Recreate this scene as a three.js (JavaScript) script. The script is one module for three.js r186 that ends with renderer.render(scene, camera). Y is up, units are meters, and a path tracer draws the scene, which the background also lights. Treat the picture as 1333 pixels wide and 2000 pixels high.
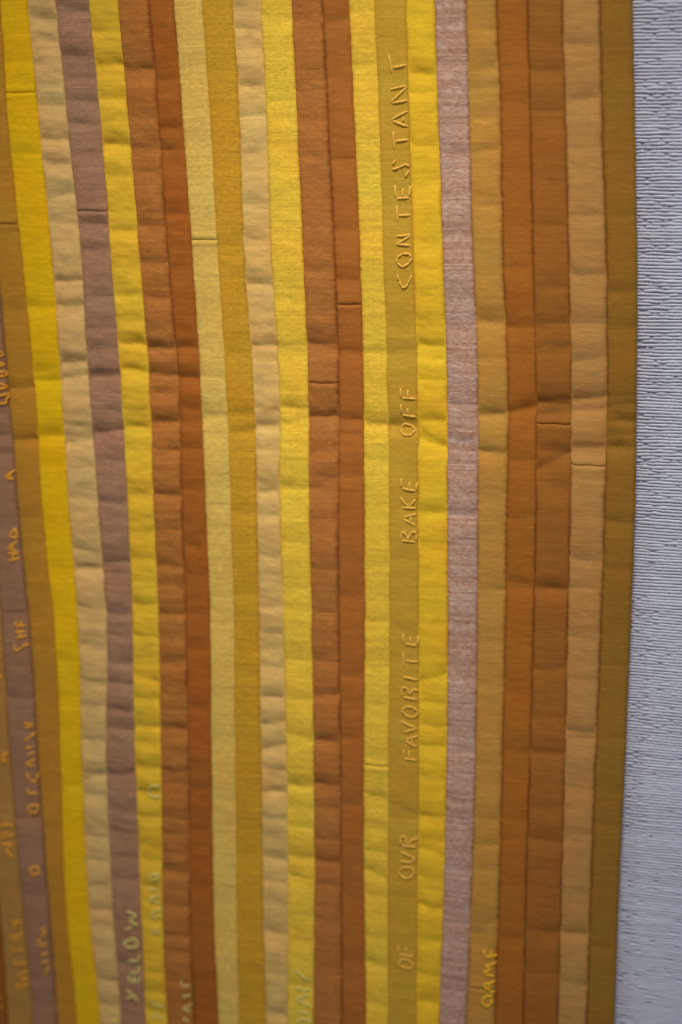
import * as THREE from 'three';
import { mergeGeometries } from 'three/addons/utils/BufferGeometryUtils.js';
import { ImprovedNoise } from 'three/addons/math/ImprovedNoise.js';

// ---------------------------------------------------------------- camera
const scene = new THREE.Scene();
const R = Math.PI / 180, FOV = 40, PITCH = 13 * R, YAW = 13 * R, REACH = 0.63;
const fwd = new THREE.Vector3(-Math.sin(YAW) * Math.cos(PITCH), -Math.sin(PITCH), -Math.cos(YAW) * Math.cos(PITCH));
const camera = new THREE.PerspectiveCamera(FOV, 682 / 1024, 0.01, 20);
camera.position.copy(fwd).multiplyScalar(-REACH);
camera.lookAt(0, 0, 0);
camera.userData.fStop = 3.5;
camera.focus = 0.598;

// ---------------------------------------------------------------- light (indoors: one added, unseen soft spot lamp high in front, the dim room around)
scene.background = new THREE.Color().setRGB(0.235, 0.245, 0.27);
const ADDED_LAMP = { at: [0.05, 1.02, 0.66], aim: [-0.005, 0.066, 0], angle: 14.0, color: new THREE.Color().setRGB(1, 0.94, 0.86), power: 5.9 };
const addedLampLight = new THREE.SpotLight(ADDED_LAMP.color, ADDED_LAMP.power, 0, ADDED_LAMP.angle * R, 1, 2);  // added source; its narrow soft cone stands in for lens vignetting
addedLampLight.position.set(...ADDED_LAMP.at); addedLampLight.target.position.set(...ADDED_LAMP.aim); addedLampLight.shadow.radius = 9; addedLampLight.castShadow = true;
scene.add(addedLampLight, addedLampLight.target);
const renderer = new THREE.WebGLRenderer();
renderer.toneMapping = THREE.LinearToneMapping;
renderer.toneMappingExposure = 1;
renderer.shadowMap.enabled = true;

// ---------------------------------------------------------------- helpers
let seed = 20240611;
const rnd = () => { seed = (seed + 0x6D2B79F5) | 0; let t = Math.imul(seed ^ (seed >>> 15), 1 | seed); t = (t + Math.imul(t ^ (t >>> 7), 61 | t)) ^ t; return ((t ^ (t >>> 14)) >>> 0) / 4294967296; };
const perlin = new ImprovedNoise();
const nz = (x, y, z = 0) => perlin.noise(x + 31.7, y + 17.3, z + 5.1);
const lin = (r, g, b, k = 1) => { const c = new THREE.Color().setRGB(r / 255, g / 255, b / 255, THREE.SRGBColorSpace); return c.multiplyScalar(k); };
// a pixel of the photograph (1333 x 2000) gives a direction; where it meets an upright plane z gives the place
const FPX = 1000 / Math.tan(FOV / 2 * R);
const right = new THREE.Vector3().crossVectors(fwd, new THREE.Vector3(0, 1, 0)).normalize();
const up = new THREE.Vector3().crossVectors(right, fwd);
function place(px, py, z = 0) {
  const d = fwd.clone().multiplyScalar(FPX).addScaledVector(right, px - 666.5).addScaledVector(up, 1000 - py);
  const s = (z - camera.position.z) / d.z;
  return [camera.position.x + d.x * s, camera.position.y + d.y * s];
}
function mesh(name, geo, mat, parent) {
  const m = new THREE.Mesh(geo, mat); m.name = name; m.castShadow = m.receiveShadow = true; parent.add(m); return m;
}

// ---------------------------------------------------------------- cloth textures (grain only)
function dataTex(n, fn, srgb) {
  const d = new Uint8Array(n * n * 4);
  for (let y = 0; y < n; y++) for (let x = 0; x < n; x++) {
    const c = fn(x, y), k = (y * n + x) * 4;
    for (let j = 0; j < 3; j++) d[k + j] = Math.max(0, Math.min(255, Math.round(c[j] * 255)));
    d[k + 3] = 255;
  }
  const t = new THREE.DataTexture(d, n, n, THREE.RGBAFormat);
  t.wrapS = t.wrapT = THREE.RepeatWrapping; t.magFilter = THREE.LinearFilter; t.minFilter = THREE.LinearMipmapLinearFilter; t.generateMipmaps = true;
  if (srgb) t.colorSpace = THREE.SRGBColorSpace;
  t.needsUpdate = true; return t;
}
const TILE = 0.090, N = 1024;                      // 90 mm of cloth
function weave(threads, slub, seedK) {
  const cell = N / threads, tone = [], toneW = [], off = [];
  for (let i = 0; i < threads; i++) { tone.push(rnd()); toneW.push(rnd()); off.push(rnd()); }
  const lp = (x, p) => { const a = x / N * Math.PI * 2; return nz(Math.cos(a) * p + seedK, Math.sin(a) * p, 0); };
  const yarn = [];
  for (let i = 0; i < threads; i++) { const row = new Float32Array(N); for (let x = 0; x < N; x++) { const a = x / N * Math.PI * 2; row[x] = nz(Math.cos(a) * 7 + i * 3.71, Math.sin(a) * 7 + seedK, i * 1.37); } yarn.push(row); }
  const at = (x, y) => {
    const i = Math.floor(x / cell), j = Math.floor(y / cell), fx = (x / cell) % 1 - 0.5, fy = (y / cell) % 1 - 0.5;
    const weft = (i + j) % 2 === 0, y0 = yarn[j % threads][x];
    const th = 1 + slub * y0;
    const a = Math.cos(fy * Math.PI / Math.max(0.7, th)) * (weft ? 1 : 0.62);
    const b = Math.cos(fx * Math.PI) * (weft ? 0.35 : 0.75);
    return [Math.max(0, Math.max(a, b)), weft, j, i, y0];
  };
  return { at, tone, toneW };
}
function clothSet(threads, slub, contrast, seedK) {
  const w = weave(threads, slub, seedK);
  const slubs = []; for (let q = 0; q < 70; q++) slubs.push([Math.floor(rnd() * threads), rnd() * N, 25 + 70 * rnd(), (rnd() < 0.75 ? 1 : -1) * (0.03 + 0.07 * rnd())]);
  const slub2 = {}; for (const q of slubs) (slub2[q[0]] ||= []).push(q);
  const thick = (j, x) => { let v = 0; for (const [, x0, l, a] of slub2[j] || []) { const t = (x - x0) / l; if (t > -1 && t < 1) v += a * (1 - t * t); } return v; };
  const map = dataTex(N, (x, y) => { const [h, f, j, i, y0] = w.at(x, y); const v = 0.90 + contrast * ((w.tone[j] - 0.5) * 0.55 + y0 * 0.7 + (f ? 0.10 : -0.10) + (w.toneW[i] - 0.5) * 0.12 + (h - 0.7) * 0.25) + thick(j, x); return [v, v, v]; }, true);
  const bump = dataTex(N, (x, y) => { const [h, , j, , y0] = w.at(x, y); const v = 0.72 * h + 0.14 + 0.12 * y0 + 0.08 * (w.tone[j] - 0.5) + 2 * thick(j, x); return [v, v, v]; });
  return { map, bump };
}
const FINE = clothSet(176, 0.25, 0.075, 1.3), COARSE = clothSet(128, 0.35, 0.115, 7.9);
const wS = weave(120, 0.55, 4.4);                  // two-colour cloth: pinkish brown warp, pale lilac weft
const SHOT = {
  map: dataTex(N, (x, y) => {
    const [h, f, j, i, y0] = wS.at(x, y); const k = THREE.MathUtils.clamp((f ? 0.54 : 0.42) + y0 * 0.50 + (wS.tone[j] - 0.5) * 0.40, 0, 1);
    const a = [0.62, 0.44, 0.34], b = [0.80, 0.68, 0.62]; return [0, 1, 2].map((q) => a[q] + (b[q] - a[q]) * k);
  }, true),
  bump: dataTex(N, (x, y) => { const [h, , , , y0] = wS.at(x, y); const v = 0.72 * h + 0.14 + 0.14 * y0; return [v, v, v]; }),
};
function cloth(color, set, bumpScale) {
  const m = new THREE.MeshPhysicalMaterial({ color, map: set.map, bumpMap: set.bump, bumpScale, roughness: 0.92, specularIntensity: 0.35, vertexColors: true, side: THREE.DoubleSide });
  return m;
}

// ---------------------------------------------------------------- the seams of the quilt, read off the photograph at nine heights
const SEAM_Y = [0, 250, 500, 750, 1000, 1250, 1500, 1750, 2000];
const SEAM_X = [                                   // right-aligned: the last number is the quilt's free edge
  [50.6, 106, 172, 230, 289, 338, 394, 453, 507.5, 569, 627, 680, 731, 793, 848.5, 909, 968, 1029.5, 1097.5, 1170.5, 1236],
  [15, 75, 131, 196, 250, 307.7, 356, 411, 467, 520, 580, 640, 692, 741, 800, 856, 916, 977, 1036, 1105, 1176, 1241],
  [42, 100.6, 157.7, 216, 271.8, 325.8, 374.8, 425.4, 475.4, 529.5, 592, 652.7, 703.3, 749.6, 808, 865.4, 924.2, 982, 1041.4, 1111, 1184, 1245],
  [12.5, 66, 117.6, 172.6, 235, 290, 346, 390, 441, 493, 543, 600, 658.5, 708.5, 756, 815, 872.7, 933, 991, 1047, 1116, 1185, 1244],
  [33.8, 82.7, 135, 192.4, 249.8, 300.5, 354.5, 401.8, 451.8, 501.4, 546.3, 603.7, 659.4, 711.8, 760.7, 816.4, 873.2, 932.7, 988.7, 1046.5, 1113.8, 1180.7, 1241],
  [6, 59, 107.6, 153, 208, 257.7, 309, 361, 410, 458, 506, 554, 609, 661, 712, 761, 817, 874, 931, 985, 1041, 1108, 1172, 1231],
  [20, 72.6, 116.5, 158, 206, 263.3, 313.3, 366.3, 411.9, 460.3, 509.9, 559.9, 612.2, 664.5, 710.1, 759, 818, 871.5, 927.6, 980.2, 1034.6, 1102.6, 1162, 1220.8],
  [42.5, 92.6, 126.6, 171, 217.7, 272.7, 315, 368, 415, 462, 512, 561, 613, 665, 711, 757, 815, 866, 920, 973.7, 1027, 1096, 1154, 1209],
  [13.5, 62.5, 109.7, 148.5, 194.8, 236.3, 284.6, 325.8, 379.8, 426, 467, 518.7, 561.5, 612, 668, 714, 758, 813, 857.6, 910.6, 966.6, 1022.7, 1090, 1145.7, 1200],
];
const LAST = 24, FIRST = -6, STRIP = 0.0129;
const seam = {};                                   // seam number -> [[Y, X] ...] from the bottom up
for (let k = LAST; k >= FIRST; k--) {
  const pts = [];
  SEAM_Y.forEach((py, r) => {
    const row = SEAM_X[r], idx = row.length - 1 - (LAST - k);
    if (idx >= 0) { const [X, Y] = place(row[idx], py); pts.push([Y, X]); }
    else { const p = seam[k + 1][SEAM_Y.length - 1 - r]; pts.push([p[0], p[1] - STRIP * (1 + 0.04 * Math.sin(k * 5.3 + r))]); }
  });
  seam[k] = pts.reverse();
}
function seamX(k, Y) {
  const p = seam[k]; let i = 0; const n = p.length;
  const tan = (j) => j === 0 ? (p[1][1] - p[0][1]) / (p[1][0] - p[0][0]) * 0.5 : j === n - 1 ? (p[n - 1][1] - p[n - 2][1]) / (p[n - 1][0] - p[n - 2][0]) : (p[j + 1][1] - p[j - 1][1]) / (p[j + 1][0] - p[j - 1][0]);
  const wob = 0.00030 * nz(Y * 90, k * 7.7) + 0.00016 * nz(Y * 330, k * 3.1);
  if (Y <= p[0][0]) return p[0][1] + tan(0) * (Y - p[0][0]) + wob;
  if (Y >= p[n - 1][0]) return p[n - 1][1] + tan(n - 1) * (Y - p[n - 1][0]) + wob;
  while (Y > p[i + 1][0]) i++;
  const [y0, x0] = p[i], [y1, x1] = p[i + 1], d = y1 - y0, t = (Y - y0) / d, t2 = t * t, t3 = t2 * t;
  return (2 * t3 - 3 * t2 + 1) * x0 + (t3 - 2 * t2 + t) * d * tan(i) + (-2 * t3 + 3 * t2) * x1 + (t3 - t2) * d * tan(i + 1) + wob;
}
const Y_LOW = -0.345, Y_TOP = 0.285;

// ---------------------------------------------------------------- the strips: colour (sRGB as read in mid light), cloth, how wrinkled, creases [photo y, strength, slope]
const G = 1 / 0.80;                                 // the light they were read in
const c = (r, g, b) => lin(r, g, b, G);
const C = (s) => s.trim().split(/\s+/).map((q) => q.split(',').map(Number));
const STRIPS = {
  '-6': { col: c(190, 152, 30), set: COARSE, wr: 0.4 }, '-5': { col: c(160, 110, 45), set: FINE, wr: 0.4 }, '-4': { col: c(195, 158, 20), set: FINE, wr: 0.3 },
  '-3': { col: c(135, 80, 30), set: COARSE, wr: 0.5 }, '-2': { col: c(180, 142, 70), set: FINE, wr: 0.5 },
  '-1': { col: c(148, 86, 30), set: FINE, wr: 0.3 },
  0: { col: c(172, 124, 60), set: FINE, wr: 0.3 },
  1: { col: c(154, 112, 82), set: FINE, wr: 0.5, cr: C('805,.6 850,.9,.05 885,.7 1196,.6 1362,.8 1600,.6,.1 1745,.4 1962,.6') },
  2: { col: c(180, 126, 38), set: FINE, wr: 0.25, cr: C('605,.5 757,1,.1 858,.7 1010,.4'), cuts: [438] },
  3: { col: c(222, 174, 12), set: FINE, wr: 0.3, cr: C('120,.4 300,.4 598,.7 722,.6,.12 742,.7 850,.9 905,.4 1110,.4 1290,.4 1535,.3'), cuts: [181] },
  4: { col: c(205, 165, 99), set: FINE, wr: 0.9, cr: C('34,1 80,1 125,.7 205,.6 273,1.2 320,.8 380,1.2,.22 435,.9 547,1.2 598,1.3 706,1.4 736,1,.15 770,.5 832,1.1 861,1.4,.22 912,.6 973,.9 1075,.7 1111,1.2 1187,.9 1263,.7,-.1 1332,.9 1381,.9,.2 1449,.9 1520,1.1,.3 1557,.7 1635,1.3 1682,.8 1730,.8,.2 1780,1.3 1804,.6,-.1 1850,.5 1919,1.4 1965,.8') },
  5: { col: c(158, 116, 86), set: COARSE, wr: 0.7, cr: C('22,.9 108,1 154,.7 196,1,-.05 241,.9 300,.6 435,.9 490,.8 578,.7 640,.5 682,.8,.1 735,1.3,.1 800,.8 844,1.3,.12 900,.9 980,.8 1098,1.1,.1 1120,.6 1200,.8 1243,.9 1297,1 1337,.9 1388,.8 1425,1 1513,1,.2 1584,.8 1628,1 1675,.8 1720,.7 1885,.7 1960,.6'), cuts: [412] },
  6: { col: c(216, 172, 44), set: FINE, wr: 0.8, cr: C('60,.5 125,1.2 150,.5 192,1.1 235,.5 280,1.2,-.04 344,.8 412,.6 449,.8 520,.4 577,.7 625,.5 672,1.3 723,1.2,-.05 800,.5 834,1.4 880,.8,-.1 963,.7 1040,.6 1091,.6 1182,.9 1243,.9,-.06 1285,.6,.1 1325,.9,-.25 1365,1.2 1422,1.2 1452,.8 1503,1.2 1548,.8 1598,.9 1652,.8 1682,.6 1735,.9,-.15 1766,1,-.3 1800,.6 1940,.9 1976,.7,-.15') },
  7: { col: c(168, 106, 46), set: COARSE, wr: 0.7, cr: C('138,.9 233,.6 290,.8 338,.5 442,.9 513,.8 581,.9 679,1.2 733,1.3 770,.6 824,1.3 878,1.1,-.05 966,.9 1035,.5 1108,1 1145,.8 1202,1.1 1250,.6 1297,.8,.12 1354,.8 1385,.7 1425,1.2 1470,.5 1507,.8 1532,.6 1601,.9 1635,.7 1669,.7 1706,1.2 1770,.6 1830,.5 1860,.5') },
  8: { col: c(158, 90, 30), set: FINE, wr: 0.55, cr: C('155,.6 250,.9 290,.9 420,.6 520,.5 679,.8 737,.9 797,.8,-.1 875,.9,-.05 960,.5 1065,.6,-.2 1120,.5 1268,.6 1380,.4 1620,.4 1730,.4') },
  9: { col: c(212, 174, 82), set: COARSE, wr: 0.18, bump: 0.5, cr: C('735,.4 810,.7,-.12 850,.4 985,.3'), cuts: [469] },
  10: { col: c(192, 144, 36), set: COARSE, wr: 0.2, bump: 0.5, cr: C('480,.4 690,.5 810,.6 845,.6 1000,.3 1160,.3') },
  11: { col: c(207, 168, 95), set: FINE, wr: 0.7, cr: C('20,.7 54,.9 91,.7 165,1,.05 223,1,.1 300,.5 330,.5 400,.4 466,.5 554,1 635,.5 675,1.2,.06 703,.7 750,.4 800,.7,-.05 834,1.2,-.04 880,.6 962,1.1,.08 1007,.9 1088,.6 1135,.5 1186,.9 1236,.8 1270,.9,.1 1304,.9 1361,1.1 1412,1.2,.25 1459,1.2,.35 1505,.8 1550,1.2,.1 1600,.7 1640,.6 1682,1.2 1725,.6 1770,.7 1827,1.2 1900,.5 1983,1') },
  12: { col: c(222, 182, 56), set: COARSE, wr: 0.4, cr: C('35,.6,-.15 200,.4 560,.4 690,.5 797,.9 830,.4 952,.7 1060,.4 1150,.4 1192,.6,-.08 1290,.6 1365,.7 1440,.4 1537,.9 1578,.6 1618,.6,-.06 1675,.9,-.08 1716,.7,-.12 1790,.5 1838,.5 1925,.8') },
  13: { col: c(168, 106, 48), set: COARSE, wr: 0.45, cr: C('35,.6 179,.4 233,.5 480,.4 530,.5 672,.9 686,.5 814,1.4,.08 882,.9,.2 932,.8,-.06 960,.8,-.06 1017,.5 1110,.4 1196,.5 1290,.7 1358,.8,.15 1449,1.3 1534,1 1578,.7 1640,.5 1686,.9 1730,.8 1800,.5 1900,.4'), cuts: [749] },
  14: { col: c(164, 98, 38), set: FINE, wr: 0.35, cr: C('40,.5,.2 310,.5 450,.4 545,.5 690,.6 820,.7,-.12 850,.5 930,.5 1165,.6 1320,.5 1440,.5 1570,.4 1750,.4,-.2 1880,.4'), cuts: [595] },
  15: { col: c(222, 182, 56), set: COARSE, wr: 0.35, cr: C('125,.3 280,.3 450,.3 690,.3 831,1,-.03 900,.3 1105,.3 1215,.3 1300,.4 1557,.9,-.2 1618,.6 1665,.5 1709,1,-.28 1750,.8,-.08 1830,.5 1885,1,-.2 1960,.5'), cuts: [1496] },
  16: { col: c(190, 148, 46), set: FINE, wr: 0.25, cr: C('410,.2 640,.3 690,.3 832,.9,.03 1090,.3 1230,.3 1600,.4 1750,.4,.05 1930,.3') },
  17: { col: c(222, 178, 40), set: FINE, wr: 0.5, cr: C('30,.4 142,.9,-.04 180,.5 283,.6 350,.3 470,.4 640,.4 675,1.2 700,.5 740,.4 824,1 865,1.3,-.32 1000,.8 1060,.4 1219,.4 1324,.9,.35 1375,.6 1420,.5,-.08 1459,.8 1520,.6,-.15 1598,.9 1640,.6 1665,.8,-.25 1716,.8,-.1 1740,.5 1774,1.3,-.15 1838,.7 1905,.8 1959,1.2') },
  18: { col: new THREE.Color().setRGB(1, 1, 1).multiplyScalar(0.98), set: SHOT, wr: 0.4, cr: C('130,.4 300,.4 460,.3 590,.5 640,.4 790,.5 860,.6 900,.4 1005,.7 1130,.4 1300,.4 1470,.5 1600,.5 1700,.4 1805,.6 1930,.6') },
  19: { col: c(184, 134, 58), set: FINE, wr: 0.35, cr: C('60,.3 133,.7 170,.5 231,.5 292,.7,.05 400,.5,-.1 540,.3 626,1 700,.4,.1 812,1.1,.05 884,.8 960,.4 1010,.3 1153,.6 1255,.4 1340,.4 1400,.3 1530,.4 1600,.5 1650,.7 1700,.4 1800,.5 1825,.5'), cuts: [1930] },
  20: { col: c(162, 98, 32), set: FINE, wr: 0.25, cr: C('200,.3 440,.3 520,.3 640,.7 690,.3 803,1,.3 900,.4 1010,.4,.1 1140,.6 1355,.4 1470,.4 1600,.3 1830,.4') },
  21: { col: c(154, 96, 36), set: FINE, wr: 0.3, cr: C('136,.6 215,.4 440,.5 560,.3 630,.6 675,.4 690,.4,.05 788,1.2 808,.7,.1 881,.7 902,1,.5 950,.6,-.2 1153,1.1,-.03 1310,.7,.15 1400,.4 1472,.8 1575,.4 1640,.6 1700,.3 1820,.7 1900,.5'), cuts: [830] },
  22: { col: c(182, 132, 70), set: FINE, wr: 0.35, cr: C('85,.4 190,.6,.08 290,.3 420,.5 535,.7 630,.5 700,.7,.25 780,1,.13 802,.8,.1 875,1,.1 890,.5 935,.4 1095,.9 1150,.3 1250,.4 1330,.4 1430,.8 1445,.6,.1 1540,.5 1630,.4 1745,.4 1827,1.1,-.06 1920,.7,-.15'), cuts: [911] },
  23: { col: c(150, 106, 36), set: FINE, wr: 0.15, bump: 0.4 },
};
const EDGE_CREASES = C('790,.6,.2 823,1,.1 848,.7,.1 875,1.1,.05 640,.4 570,.5 420,.3 1020,.6 1110,.4 1300,.3 1440,.3 1610,.4 1850,.3');
// how deep and how wide each seam is drawn in (mm): [depth, reach on its left, reach on its right]
const seamSpec = (k) => ({ 2: [2.2, 0.7, 0.7], 8: [2.2, 0.7, 0.6], 14: [2.1, 0.75, 0.65], 17: [1.0, 0.5, 0.7], 18: [1.5, 0.7, 0.5], 20: [1.9, 0.8, 0.75], 21: [1.4, 0.5, 0.55], 22: [1.6, 0.6, 0.5], 23: [1.9, 0.7, 0.7], 19: [1.5, 0.6, 0.6], 16: [0.6, 0.5, 0.6], 10: [0.5, 0.5, 0.5], 3: [0.9, 0.6, 0.5] }[k] || [1.2, 0.6, 0.55]).map((v) => v / 1000);
for (const k in STRIPS) {
  const s = STRIPS[k], xm = (Y) => 0.5 * (seamX(+k, Y) + seamX(+k + 1, Y));
  const real = (py) => { // photo height -> metres at the middle of this strip
    let lo = Y_LOW, hi = Y_TOP; const pyOf = (Y) => { const v = new THREE.Vector3(xm(Y), Y, 0).sub(camera.position); return 1000 - v.dot(up) / v.dot(fwd) * FPX; };
    for (let i = 0; i < 40; i++) { const m = 0.5 * (lo + hi); if (pyOf(m) > py) lo = m; else hi = m; } return lo;
  };
  s.real = real;
  s.creases = (s.cr || []).map(([py, a, sl = 0]) => ({ Y: real(py), a: a * 0.0023, s: sl + (rnd() - 0.5) * 0.08, up: 0.0026 + 0.0018 * rnd(), dn: 0.0034 + 0.0028 * rnd(), e: rnd() }));
  if (!s.cr || s.wr > 0.3) for (let Y = Y_LOW; Y < Y_TOP; Y += 0.014 + 0.02 * rnd()) s.creases.push({ Y, a: s.wr * 0.00050 * (0.4 + rnd()), s: (rnd() - 0.5) * 0.5, up: 0.0016, dn: 0.0024, e: rnd() });
  s.creases.sort((a, b) => a.Y - b.Y);
  s.cutsY = (s.cuts || []).map(real).sort((a, b) => a - b);
}
// the whole hanging sheet: slow billows
const FOLDS = [ // creases that run through several strips: strength, then photograph pixels along the crease
  [1, 50, 748, 120, 742, 180, 733, 260, 728, 350, 737, 410, 735], [1.1, 10, 864, 130, 852, 200, 845, 260, 834, 330, 826, 400, 818, 440, 812], [1, 450, 846, 500, 838, 550, 828, 610, 815, 700, 822, 760, 831, 820, 826],
  [0.8, 760, 828, 815, 834, 840, 855, 880, 875, 930, 884, 1000, 880], [1.1, 900, 816, 935, 812, 990, 808, 1045, 790, 1115, 780, 1185, 775, 1245, 768], [0.8, 1040, 810, 1120, 801, 1180, 803, 1245, 822], [0.8, 1050, 910, 1120, 882, 1185, 873, 1245, 872],
  [0.8, 230, 672, 270, 676, 330, 679, 380, 679, 430, 685], [0.7, 500, 677, 550, 675, 610, 672, 660, 682, 720, 690, 800, 682, 870, 675], [0.7, 920, 626, 990, 637, 1045, 638, 1115, 630], [0.7, 220, 1428, 310, 1423, 370, 1425, 410, 1430],
  [0.6, 500, 1452, 560, 1458, 612, 1450, 665, 1440, 715, 1452], [0.6, 505, 1553, 560, 1540, 612, 1534, 665, 1530], [0.7, 970, 1156, 1040, 1150, 1110, 1153, 1180, 1140], [0.6, 700, 1556, 760, 1567, 820, 1598, 870, 1606], [0.6, 210, 1205, 310, 1202, 370, 1200, 415, 1188],
  [0.5, 970, 1474, 1110, 1472], [0.6, 110, 1112, 190, 1111, 250, 1098, 310, 1106], [0.6, 190, 128, 260, 126, 330, 142], [0.5, 60, 274, 140, 273, 200, 282, 260, 290, 330, 288], [0.6, 490, 960, 550, 955, 605, 955, 660, 936],
  [0.5, 760, 990, 820, 1000, 870, 1006, 930, 1010], [0.5, 1030, 1828, 1090, 1824, 1150, 1830], [0.5, 560, 1676, 610, 1684, 670, 1690], [0.5, 205, 1300, 300, 1297, 370, 1285],
].map(([a, ...q]) => { const p = []; for (let i = 0; i < q.length; i += 2) p.push(place(q[i], q[i + 1])); return { a: a * 0.00105, p }; });
function folds(X, Y) {
  let h = 0;
  for (const { a, p } of FOLDS) {
    const x0 = p[0][0], x1 = p[p.length - 1][0]; if (X < x0 - 0.004 || X > x1 + 0.004) continue;
    let i = 0; while (i < p.length - 2 && X > p[i + 1][0]) i++;
    const t = THREE.MathUtils.clamp((X - p[i][0]) / (p[i + 1][0] - p[i][0]), 0, 1), dy = Y - (p[i][1] + (p[i + 1][1] - p[i][1]) * t) - 0.0006 * nz(X * 110, p[0][1] * 90);
    if (Math.abs(dy) > 0.03) continue;
    const end = THREE.MathUtils.smoothstep(Math.min(X - x0, x1 - X), -0.004, 0.012);
    h -= a * end * Math.exp(-Math.sqrt(dy * dy + 5e-7) / (dy > 0 ? 0.0036 : 0.0050));
  }
  return h;
}
const sheet = (X, Y) => 0.0016 * nz(X * 9, Y * 11, 2) + 0.0006 * nz(X * 26, Y * 38, 9) + folds(X, Y);
function relief(k, u, X, Y, W) {
  const s = STRIPS[k], [dl, , rl] = seamSpec(k), [dr, rr] = seamSpec(k + 1), a = u * W, b = (1 - u) * W;
  const tugL = 1 + 0.2 * nz(Y * 420, k * 9.1), tugR = 1 + 0.2 * nz(Y * 420, (k + 1) * 9.1);
  let h = -dl * tugL * Math.exp(-a / rl) - dr * tugR * Math.exp(-b / rr);
  h += 0.00030 * Math.pow(Math.max(0, 4 * u * (1 - u)), 0.6);
  const q = 2 * u - 1, env = 1 - Math.exp(-Math.min(a, b) / 0.0005), mid = env * (1 - 0.4 * Math.abs(q * q * q)), xr = (u - 0.5) * W;
  const cs = s.creases; let lo = 0, hi = cs.length;
  while (lo < hi) { const m = (lo + hi) >> 1; if (cs[m].Y < Y - 0.024) lo = m + 1; else hi = m; }
  for (let i = lo; i < cs.length && cs[i].Y < Y + 0.024; i++) {
    const r = cs[i], dy = Y - r.Y - r.s * xr - 0.0005 * nz(xr * 260, r.Y * 900, k), w = dy > 0 ? r.up : r.dn;
    const side = 0.84 + 0.16 * Math.sin((u + r.e) * 6.0 + r.e * 9);
    h -= env * r.a * side * Math.exp(-Math.sqrt(dy * dy + 8e-7) / w);
  }
  h *= 1; h += s.wr * mid * (0.00085 * nz(X * 60 + k * 9, Y * 120, k) + 0.00036 * nz(X * 150 + k * 5, Y * 280, k * 2) + 0.00007 * nz(X * 330, Y * 700, k));
  h += 0.00006 * nz(X * 500, Y * 500, k);
  for (const Yc of s.cutsY) { const d = Math.abs(Y - Yc - 0.00025 * nz(xr * 300, Yc * 100)); if (d < 0.006) h -= 0.0008 * Math.exp(-d / 0.00024) * mid ** 0.3 - 0.00025 * Math.exp(-((d - 0.0016) ** 2) / 1.4e-6); }
  return sheet(X, Y) + h;
}
const surface = (k, X, Y) => { const a = seamX(k, Y), b = seamX(k + 1, Y), u = THREE.MathUtils.clamp((X - a) / (b - a), 0.001, 0.999); return relief(k, u, X, Y, b - a); };

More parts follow.
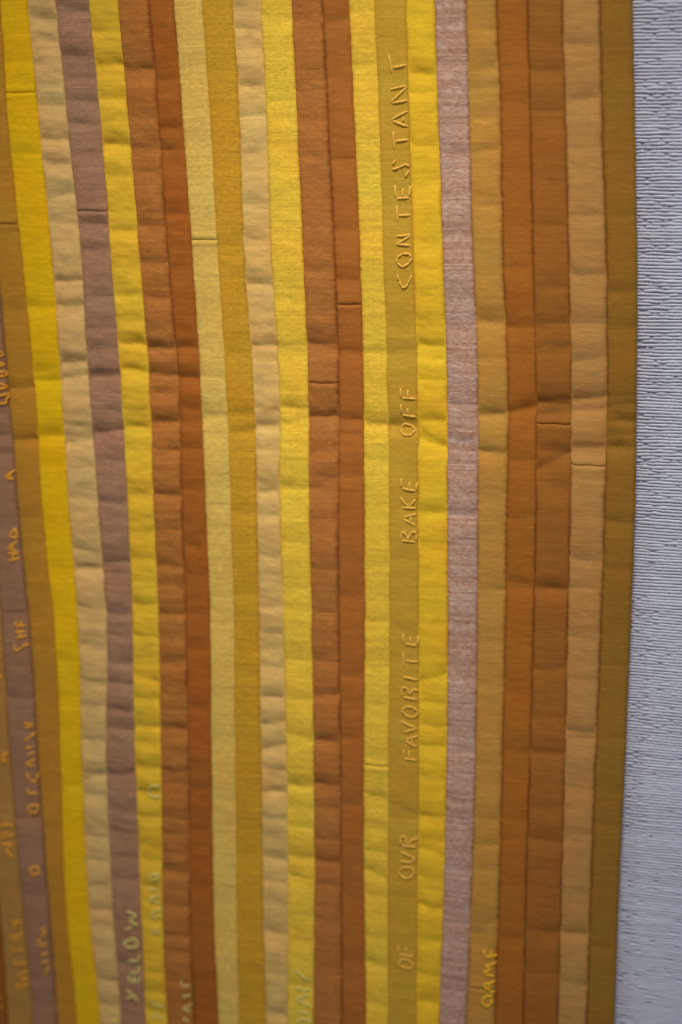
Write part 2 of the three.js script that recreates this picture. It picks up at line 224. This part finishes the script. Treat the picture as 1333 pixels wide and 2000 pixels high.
// ---------------------------------------------------------------- the woven wall cloth behind the quilt
const WALL_Z = -0.0095, PITCH_RIB = 0.00138, WX0 = 0.085, WX1 = 0.32;
const wall = new THREE.Group(); wall.name = 'wall'; wall.userData = { kind: 'structure', label: 'pale silver grey ribbed textile wall behind the quilt', category: 'wall' };
wall.position.set(0, 0, WALL_Z); scene.add(wall);
{
  const ground = new THREE.BoxGeometry(1.0, 1.0, 0.02); ground.translate(0.02, -0.03, -0.0102);
  const gt = dataTex(256, (x, y) => { const v = 0.5 + 0.12 * Math.sin(y / 256 * Math.PI * 2 * 32) + 0.2 * (rnd() - 0.5); return [v, v, v]; });
  gt.repeat.set(22, 22);
  mesh('ground_weave', ground, new THREE.MeshStandardMaterial({ color: new THREE.Color().setRGB(0.50, 0.51, 0.56), roughness: 0.95, bumpMap: gt, bumpScale: 0.0002 }), wall);
  const rows = Math.floor((Y_TOP - Y_LOW) / PITCH_RIB), dx = 0.0012, n = Math.round((WX1 - WX0) / dx), around = 5;
  const cols = []; for (let x = WX0; x < WX1; x += 0.0021 + 0.0012 * rnd()) cols.push([x + 0.0006 * (rnd() - 0.5), 0]);
  for (const cl of cols) cl[1] = cl[0] > 0.124 && cl[0] < 0.138 ? 0.17 : rnd() < 0.3 ? 0.08 : 0.025;
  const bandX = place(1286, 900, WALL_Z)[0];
  const pos = [], nor = [], col = [], idx = [];
  const dips = [];
  for (let i = 0; i < rows; i++) { const row = []; for (const [x, p] of cols) if (rnd() < p * (1 + 1.6 * nz(x * 60, i * 0.11))) row.push([x + 0.0004 * (rnd() - 0.5), 0.7 + 0.6 * rnd()]); dips.push(row); }
  for (let i = 0; i < rows; i++) {
    const base = pos.length / 3, tone = 0.94 + 0.12 * rnd(), rr = 0.00066 * (0.9 + 0.25 * rnd());
    for (let j = 0; j <= n; j++) {
      const x = WX0 + j * dx; let dip = 0, pull = 0;
      for (const [xd, s] of dips[i]) { const d = Math.abs(x - xd); if (d < 0.006) dip += s * Math.exp(-(d * d) / 7e-7); }
      for (const q of [-1, 1]) for (const [xd, s] of dips[i + q] || []) { const d = x - xd; if (Math.abs(d) < 0.01) pull += q * s * Math.exp(-(d * d) / 4e-6); }
      const fine = nz(x * 700, i * 2.3, 3);
      const y = Y_LOW + i * PITCH_RIB + 0.0006 * nz(x * 30, i * 0.09, 1) + 0.00012 * nz(x * 130, i * 0.55, 7) + 0.00014 * pull + 0.00010 * fine;
      const z = 0.00012 - 0.0006 * dip + 0.00022 * nz(x * 240, i * 1.9, 11), r = rr * (1 + 0.22 * nz(x * 190, i * 3.1, 5) + 0.16 * fine) * (1 - 0.25 * Math.min(1, dip));
      const t = tone * (1 + 0.10 * nz(x * 260, i * 4.7, 13)), band = x < bandX + 0.0012 * nz(i * 0.7, 3.3) || Math.abs(x - bandX - 0.055) < 0.006;   // vertical bands tinted mauve-grey
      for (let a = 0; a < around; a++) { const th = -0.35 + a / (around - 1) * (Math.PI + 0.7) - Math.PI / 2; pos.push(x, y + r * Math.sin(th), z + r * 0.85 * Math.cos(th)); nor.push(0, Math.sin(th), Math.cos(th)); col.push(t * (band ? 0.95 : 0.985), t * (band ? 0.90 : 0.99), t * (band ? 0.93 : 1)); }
      if (j) for (let a = 0; a < around - 1; a++) { const p = base + (j - 1) * around + a, q = p + around; idx.push(p, q, p + 1, q, q + 1, p + 1); }
    }
  }
  const g = new THREE.BufferGeometry();
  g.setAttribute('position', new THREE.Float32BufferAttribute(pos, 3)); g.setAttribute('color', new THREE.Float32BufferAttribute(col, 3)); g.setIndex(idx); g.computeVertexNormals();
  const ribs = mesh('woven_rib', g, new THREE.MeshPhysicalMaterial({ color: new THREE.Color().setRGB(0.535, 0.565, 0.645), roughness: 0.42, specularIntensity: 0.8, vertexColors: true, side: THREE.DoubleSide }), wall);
  ribs.userData.kind = 'stuff';
}

// ---------------------------------------------------------------- the quilt
const quilt = new THREE.Group(); quilt.name = 'quilt';
quilt.userData = { label: 'hanging quilt of narrow vertical yellow, gold, brown and mauve fabric strips with embroidered letters', category: 'quilt' };
scene.add(quilt);
const U = []; for (let i = 0, n = 20; i <= n; i++) { const t = i / n; U.push(0.5 - 0.5 * Math.cos(Math.PI * t) * (0.35 + 0.65 * 1) * 1); }
const DY = 0.00052;
function grid(k, ya, yb) {
  const even = Math.max(2, Math.round((yb - ya) / DY)), spread = []; for (let j = 0; j <= even; j++) spread.push(j / even);
  for (const e of [0.00012, 0.00026]) spread.push(e / (yb - ya), 1 - e / (yb - ya));   // finer rows at the joins
  spread.sort((p, q) => p - q);
  const rows = spread.length - 1, n = U.length, pos = [], uv = [], col = [], idx = [], s = STRIPS[k], ox = rnd(), oy = rnd(), sc = (0.85 + 0.4 * rnd()) / TILE;
  for (let j = 0; j <= rows; j++) {
    const Y = ya + (yb - ya) * spread[j], xa = seamX(k, Y), xb = seamX(k + 1, Y), W = xb - xa;
    for (let i = 0; i < n; i++) {
      const u = U[i], X = xa + u * W;
      pos.push(X, Y, relief(k, u, X, Y, W)); uv.push(X * sc + ox, Y * sc + oy + 0.01 * nz(X * 40, Y * 12, k));
      const m = nz(X * 60, Y * 45, k * 3), m2 = nz(X * 130, Y * 110, k * 3 + 40);   // uneven dye
      col.push(1 + 0.05 * m + 0.03 * m2, 1 - 0.05 * m + 0.03 * m2, 1 - 0.10 * m);
      if (i && j) { const p = (j - 1) * n + i - 1; idx.push(p, p + 1, p + n, p + 1, p + n + 1, p + n); }
    }
  }
  const g = new THREE.BufferGeometry();
  g.setAttribute('position', new THREE.Float32BufferAttribute(pos, 3)); g.setAttribute('uv', new THREE.Float32BufferAttribute(uv, 2)); g.setAttribute('color', new THREE.Float32BufferAttribute(col, 3));
  g.setIndex(idx); g.computeVertexNormals(); return g;
}
const patches = {};                                // strip -> [{ya, yb, mesh}]
for (let k = FIRST; k < 23; k++) {
  const s = STRIPS[k], mat = cloth(s.col, s.set, (s.set === FINE ? 0.00004 : 0.00007) * (s.bump || 1));
  const ys = [Y_LOW, ...s.cutsY, Y_TOP]; patches[k] = [];
  for (let i = 0; i + 1 < ys.length; i++) patches[k].push({ ya: ys[i], yb: ys[i + 1], mesh: mesh('fabric_strip', grid(k, ys[i], ys[i + 1]), mat, quilt) });
}
{ // binding: the last strip, rolled over the free edge to the back
  const k = 23, s = STRIPS[k], TH = 0.0052, rad = TH / 2, rows = Math.round((Y_TOP - Y_LOW) / DY / 1.2), pos = [], uv = [], col = [], idx = [];
  s.creases = EDGE_CREASES.map(([py, a, sl = 0]) => ({ Y: s.real(py), a: a * 0.0024, s: sl, up: 0.0026, dn: 0.0036, e: rnd() })).sort((a, b) => a.Y - b.Y);
  const prof = []; for (let i = 0; i <= 14; i++) prof.push([0, 0.5 - 0.5 * Math.cos(Math.PI / 2 * (i / 14)) / 1, i]);
  const n = 15 + 9 + 2;
  for (let j = 0; j <= rows; j++) {
    const Y = Y_LOW + (Y_TOP - Y_LOW) * j / rows, xa = seamX(k, Y), xe = seamX(k + 1, Y), xf = xe - rad, W = xe - xa; let run = 0, px = xa, pz = 0;
    for (let i = 0; i < n; i++) {
      let X, Z;
      const roll = (x) => relief(k, Math.min(0.72, (x - xa) / W), x, Y, W);
      if (i < 15) { const t = i / 14; X = xa + (xf - xa) * (t < 0.4 ? t * t * 1.2 / 0.4 * 0.4 * 0.833 + t * 0.6 : t); Z = roll(X); }
      else if (i < 24) { const th = (i - 14) / 9 * Math.PI; X = xf + rad * Math.sin(th); Z = roll(xf) - rad + rad * Math.cos(th); }
      else { X = xf - (i - 23) * 0.006; Z = roll(xf) - TH; }
      if (i) run += Math.hypot(X - px, Z - pz); px = X; pz = Z;
      pos.push(X, Y, Z); uv.push(run / TILE, Y / TILE);
      const m = nz(X * 60, Y * 45, 69); col.push(1 + 0.06 * m, 1 - 0.05 * m, 1 - 0.1 * m);
      if (i && j) { const p = (j - 1) * n + i - 1; idx.push(p, p + 1, p + n, p + 1, p + n + 1, p + n); }
    }
  }
  const g = new THREE.BufferGeometry();
  g.setAttribute('position', new THREE.Float32BufferAttribute(pos, 3)); g.setAttribute('uv', new THREE.Float32BufferAttribute(uv, 2)); g.setAttribute('color', new THREE.Float32BufferAttribute(col, 3));
  g.setIndex(idx); g.computeVertexNormals();
  const b = mesh('binding', g, cloth(s.col, s.set, 0.00005), quilt); b.userData.label = 'plain dark olive binding along the free edge';
  // wadding and backing cloth
  const bg = new THREE.BoxGeometry(1, 1, 1, 1, 24, 1), p = bg.attributes.position;
  for (let i = 0; i < p.count; i++) { const Y = p.getY(i) > 0.49 ? Y_TOP : p.getY(i) < -0.49 ? Y_LOW : Y_LOW + (p.getY(i) + 0.5) * (Y_TOP - Y_LOW); p.setXYZ(i, p.getX(i) > 0 ? seamX(LAST, Y) - 0.010 : seamX(FIRST, Y), Y, p.getZ(i) > 0 ? -0.0066 : -0.0078); }
  bg.computeVertexNormals();
  mesh('backing', bg, new THREE.MeshStandardMaterial({ color: lin(170, 130, 60), roughness: 0.95 }), quilt);
}

// ---------------------------------------------------------------- embroidered letters: one mesh each, every stitch a short arched thread
const thread = (r, g, b) => new THREE.MeshPhysicalMaterial({ color: lin(r, g, b, G), roughness: 0.6, specularIntensity: 0.6 });
const T_GOLD = thread(200, 156, 62), T_PALE = thread(184, 168, 92), T_ORANGE = thread(206, 142, 28), T_YELLOW = thread(212, 160, 24);
function stitch(k, a, b, rad) {
  const [ax, ay] = place(...a), [bx, by] = place(...b), L = Math.hypot(bx - ax, by - ay), n = 14, m = 9, bow = (rnd() - 0.5) * 0.10 * L, nx = -(by - ay) / L, ny = (bx - ax) / L;
  const pos = [], idx = [], P = [];
  for (let i = 0; i <= n; i++) {
    const t = i / n, s = Math.sin(Math.PI * t), X = ax + (bx - ax) * t + nx * bow * s, Y = ay + (by - ay) * t + ny * bow * s;
    const lift = -0.50 + 0.95 * Math.min(1, Math.pow(s, 0.55) * 1.05);
    P.push(new THREE.Vector3(X, Y, surface(k, X, Y) + rad * lift));
  }
  for (let i = 0; i <= n; i++) {
    const t = i / n, d = P[Math.min(n, i + 1)].clone().sub(P[Math.max(0, i - 1)]).normalize(), side = new THREE.Vector3().crossVectors(d, new THREE.Vector3(0, 0, 1)).normalize(), top = new THREE.Vector3().crossVectors(side, d);
    const r = rad * (0.55 + 0.45 * Math.min(1, Math.sin(Math.PI * t) * 2.2));
    for (let j = 0; j < m; j++) { const th = j / m * Math.PI * 2 + i * 0.55, q = r * (1 + 0.15 * Math.cos(3 * (j / m * Math.PI * 2))); pos.push(...P[i].clone().addScaledVector(side, q * Math.cos(th)).addScaledVector(top, q * Math.sin(th)).toArray()); }
    if (i) for (let j = 0; j < m; j++) { const p = (i - 1) * m + j, p1 = (i - 1) * m + (j + 1) % m; idx.push(p, p + m, p1, p1, p + m, p1 + m); }
  }
  const g = new THREE.BufferGeometry(); g.setAttribute('position', new THREE.Float32BufferAttribute(pos, 3)); g.setIndex(idx); g.computeVertexNormals(); return g;
}
// letters as strokes; numbers are photograph pixels, a stroke "x,y x,y ..." is a run of stitches, strokes of one letter are parted by /
function letters(k, mat, rad, list) {
  for (const s of list) {
    const geos = [];
    let yMid = 0, cnt = 0;
    for (const st of s.split('/')) { const p = st.trim().split(/\s+/).map((q) => q.split(',').map(Number)); for (const q of p) { yMid += place(...q)[1]; cnt++; } for (let i = 0; i + 1 < p.length; i++) geos.push(stitch(k, p[i], p[i + 1], rad * (0.92 + 0.16 * rnd()))); }
    yMid /= cnt;
    const home = patches[k].find((q) => yMid >= q.ya && yMid <= q.yb) || patches[k][0];
    mesh('embroidered_letter', mergeGeometries(geos), mat, home.mesh);
  }
}
letters(16, T_GOLD, 0.00050, [
  '759.5,108 766.5,144.5 / 768,132.6 794,127', '762,175.7 795,167.5 / 795,170 762,201.6 / 765,201.6 796.7,196', '796.7,217 764,235 / 767,235.7 798,247.5 / 788.6,228 788.6,238',
  '769,256 771,293 / 772.6,276.8 798,273', '774,313 768,322 / 767,331 781,327 / 781,327 792,321 799,325 / 798,334 792,346.6', '775,388.5 800,387 / 772,362 774.5,387 / 787,368 787,386 / 801,363 800,385',
  '776,402 778,434.5 / 779,420.5 802.6,419.7', '774.6,461 803,457.7 / 803,460 774,479 / 777,478 803,480', '777,504 788,495.6 801,495.6 805,504 801,514 788,522 777.5,513 777,504', '778,537 781,548 786,560 792,562 798,555 805,537',
  '784.4,778 813,780 / 783,759 784,777 / 797,762 798,777', '785,810.6 813,815 / 782.7,790 785,809 / 796,798 798,811', '782,839 789.5,828 803,832 811,840 805,849 794.6,852 784,848 782,839',
  '785,953 813,959 / 785,935 786,952 / 800.6,942 800.6,955 / 814,943 813,957', '786,991.7 813,993.4 / 782.7,970 798,989 / 811.6,975.5 800.6,989', '815,1004.5 789.5,1011 / 789,1014 813,1027 / 803,1009 803,1020',
  '783.6,1056 813,1059 / 784,1054 785,1041 790,1038.5 796,1046 797,1055 / 798,1054 803,1042 809,1037 813.5,1043 813,1056',
  '791,1257.6 815,1262 / 788,1239 790.5,1256 / 802,1245 802,1258 / 816,1243 815,1260', '792.4,1290 817,1293 / 787,1273 788,1304', '787.6,1322 817,1329', '787.6,1362 816.4,1367 / 786,1360 785.5,1345 791.6,1341 797,1346 799,1356 / 800,1357 807,1346 817,1349',
  '785,1387 794,1380 807,1381 816.4,1390 814.5,1397 803.6,1401.6 791,1394 785,1387', '783.6,1408 813,1421.6 / 815,1423 789,1430.4', '817,1437 793,1444 / 792.4,1445.6 815,1459 / 805,1441 805,1452', '789,1481 815,1485 / 789,1463 789.5,1479 / 800,1466 801,1481',
  '785,1652 814,1655 / 784,1650 783,1637 787,1632 793,1636 796,1650 / 798,1649 803,1641.7 815,1638', '782.7,1663 808,1674.8 / 808,1675 811,1680 806,1683 / 781,1681.6 806.5,1683.3', '779,1702 788,1693.5 803,1693.5 810,1702 806.5,1710.5 796,1715.6 784,1709 779,1702',
  '778.5,1862 808,1868 / 779,1846 779,1861 / 794,1850 794,1864', '777.6,1881 784.4,1872 798,1874 806.5,1881 806.5,1890 794.6,1892 782.7,1886 777.6,1881',
]);
letters(19, T_YELLOW, 0.00052, ['949,1867.5 972,1867 / 946,1854 948,1866 / 960,1858 960,1866', '970,1881 948,1885 / 949,1886 960,1890 / 960,1891 945,1897 / 947,1898.5 966,1906', '968,1916.5 944,1920 / 946,1923 967,1938 / 957,1920 957,1929', '964,1944 950,1942 943,1953 947,1963 957,1962 964,1954 957,1951']);
letters(12, T_PALE, 0.00056, ['579,1894.5 604,1915', '577.6,1929 588,1934 / 588,1934 607.6,1933 / 592,1941 603,1946', '577.6,1953 598,1961.6 603,1964 / 580,1950 594,1948', '583.6,1976 604,1978.4', '586,1988 609,1993 / 585,1988 584,2004']);
letters(5, T_PALE, 0.00058, ['247.7,1778 267,1787 / 267,1788 254,1795.7 / 254,1796 270,1807 / 246,1815.5 259,1810.6', '243,1840 258,1832 268,1837 270,1848 259,1850 248,1847 243,1840', '251,1875.7 272,1877.4 / 273,1865 272,1876', '255,1898.8 271,1899 / 272,1889 271,1898', '252.6,1914.5 274,1916 / 252,1906 253,1914 / 263,1907 263,1914 / 274,1908 274,1915', '249,1931 262,1944 / 262,1944 272.4,1957 / 262,1944 247,1951']);
letters(6, T_PALE, 0.00052, ['312,1537 294,1536 288,1547 292,1558 312,1559', '291,1712 306,1708 / 306,1708 309,1718 292,1722 291,1712', '288,1740 307,1741', '308,1752 290,1757 / 288,1759 310,1769 / 299,1755 299,1763', '314,1778 297,1783 295,1791 304,1795 312,1790', '297,1825 312,1821.5 / 303,1812 304,1823', '295.5,1961 320,1967 / 296,1950 296,1960', '289,1984 322,1989 / 306,1976 306,1985']);
letters(7, T_PALE, 0.00050, ['355,1924 371,1925 / 355,1914 355,1923', '357,1946 373,1944', '357,1969 374,1961 / 358,1970 373,1974', '358,1987 370,1994']);
letters(4, T_PALE, 0.00056, ['210,1974 232,1984', '217,1994 233,1996']);
letters(1, T_ORANGE, 0.00056, [
  '-14,683 5,690 / -14,697 6,694 / -16,684 -15,697', '-12,706 7,712 / 7,713 -13,719', '-13,727 11,728 9,735 -13,738 -13,727', '-11,752 4,749.6 12.6,757 -10,762 -11,752', '-10,774 16,769.5 / -9,790 12.6,789 / 15,771 11,782 12,789',
  '28,919 10,932 / 12,933 27,937 / 20,926 21,935', '30,1032 20,1047 / 20,1047 35,1051 31,1033', '34,1056 17,1069 / 17,1069 34,1076 / 27,1061 27,1073', '17,1081 37,1081 / 20,1094.5 39,1089.5 / 27,1082 28,1092',
  '32,1223 52,1222 / 32,1214 32,1222 / 42,1214 42,1222', '32.4,1234 50,1233 / 34,1246 53,1241 / 42,1234 42,1243', '31,1258 29.7,1269 / 30,1269 41,1267 / 41,1267 57,1257',
  '47,1412 63,1414 / 64,1419 48.6,1422', '67.5,1434 57,1441 / 57,1441 48.6,1447', '50.4,1461 63,1459 / 56,1473.7 65.7,1470', '68.4,1483 52,1492 / 52,1492 66.6,1495', '52,1510 59.4,1524 68.4,1529 73,1512', '56,1551 72,1549 / 55,1541 56,1550', '55,1575.4 74,1573 73,1586 59,1590 55,1575.4',
  '61.6,1692 74.8,1690 80.4,1701 64,1709 61.6,1692', '83.6,1811 90.5,1822 81,1828', '78,1832 77,1846 / 78,1846 92,1843', '81,1866 93.6,1861.5', '81.4,1879 94,1877', '96,1886 88,1909',
]);
letters(0, T_ORANGE, 0.00056, ['-16,1242 3,1246 / -17,1230 -16,1242', '-14,1278 4,1282 / -14,1270 4,1268', '-13,1310 5,1322 / 5,1322 -12,1334', '16,1470 1,1481 / 1,1481 14.4,1490 / 9,1475 9,1486', '0,1613 26,1611 / 12,1604 13,1612', '2,1635 28,1628 / 4,1630 18,1624', '4,1646 26,1648 / 26,1648 13,1657 / 13,1657 28,1674', '24,1802 33,1797.6 41.8,1804 / 30,1800 31,1811', '20,1831 45,1822 / 24,1838 38,1834', '24,1859 47,1854 / 25,1847 24,1858', '28.6,1886 52,1881 / 30,1876 29,1885', '33,1908 54,1897 / 40,1912 55,1912', '33,1934 54,1923 / 34,1922 33,1933']);
letters(-1, T_ORANGE, 0.00056, ['-14,1945 3,1951', '-12,1968 4,1966']);

// ---------------------------------------------------------------- body of the added lamp, above and in front (unseen, outside the frame)
{
  const lamp = new THREE.Group(); lamp.name = 'added_spot_lamp'; lamp.userData = { label: 'added round white spot lamp, unseen, above and in front of the quilt', category: 'lamp' };
  lamp.position.set(...ADDED_LAMP.at); lamp.lookAt(...ADDED_LAMP.aim); lamp.translateZ(-0.19); scene.add(lamp);
  const face = new THREE.CircleGeometry(0.12, 48);
  mesh('diffuser', face, new THREE.MeshStandardMaterial({ color: 0xffffff, emissive: ADDED_LAMP.color, emissiveIntensity: 0.6, roughness: 0.8 }), lamp);
  const h = new THREE.LatheGeometry([[0, -0.12], [0.05, -0.12], [0.06, -0.11], [0.125, -0.03], [0.132, 0.004], [0.128, 0.006], [0.122, -0.006], [0, -0.006]].map(([x, y]) => new THREE.Vector2(x, y)), 48); h.rotateX(Math.PI / 2);
  mesh('housing', h, new THREE.MeshStandardMaterial({ color: 0x333333, roughness: 0.6, side: THREE.DoubleSide }), lamp);
}
scene.updateMatrixWorld(true);
renderer.render(scene, camera);
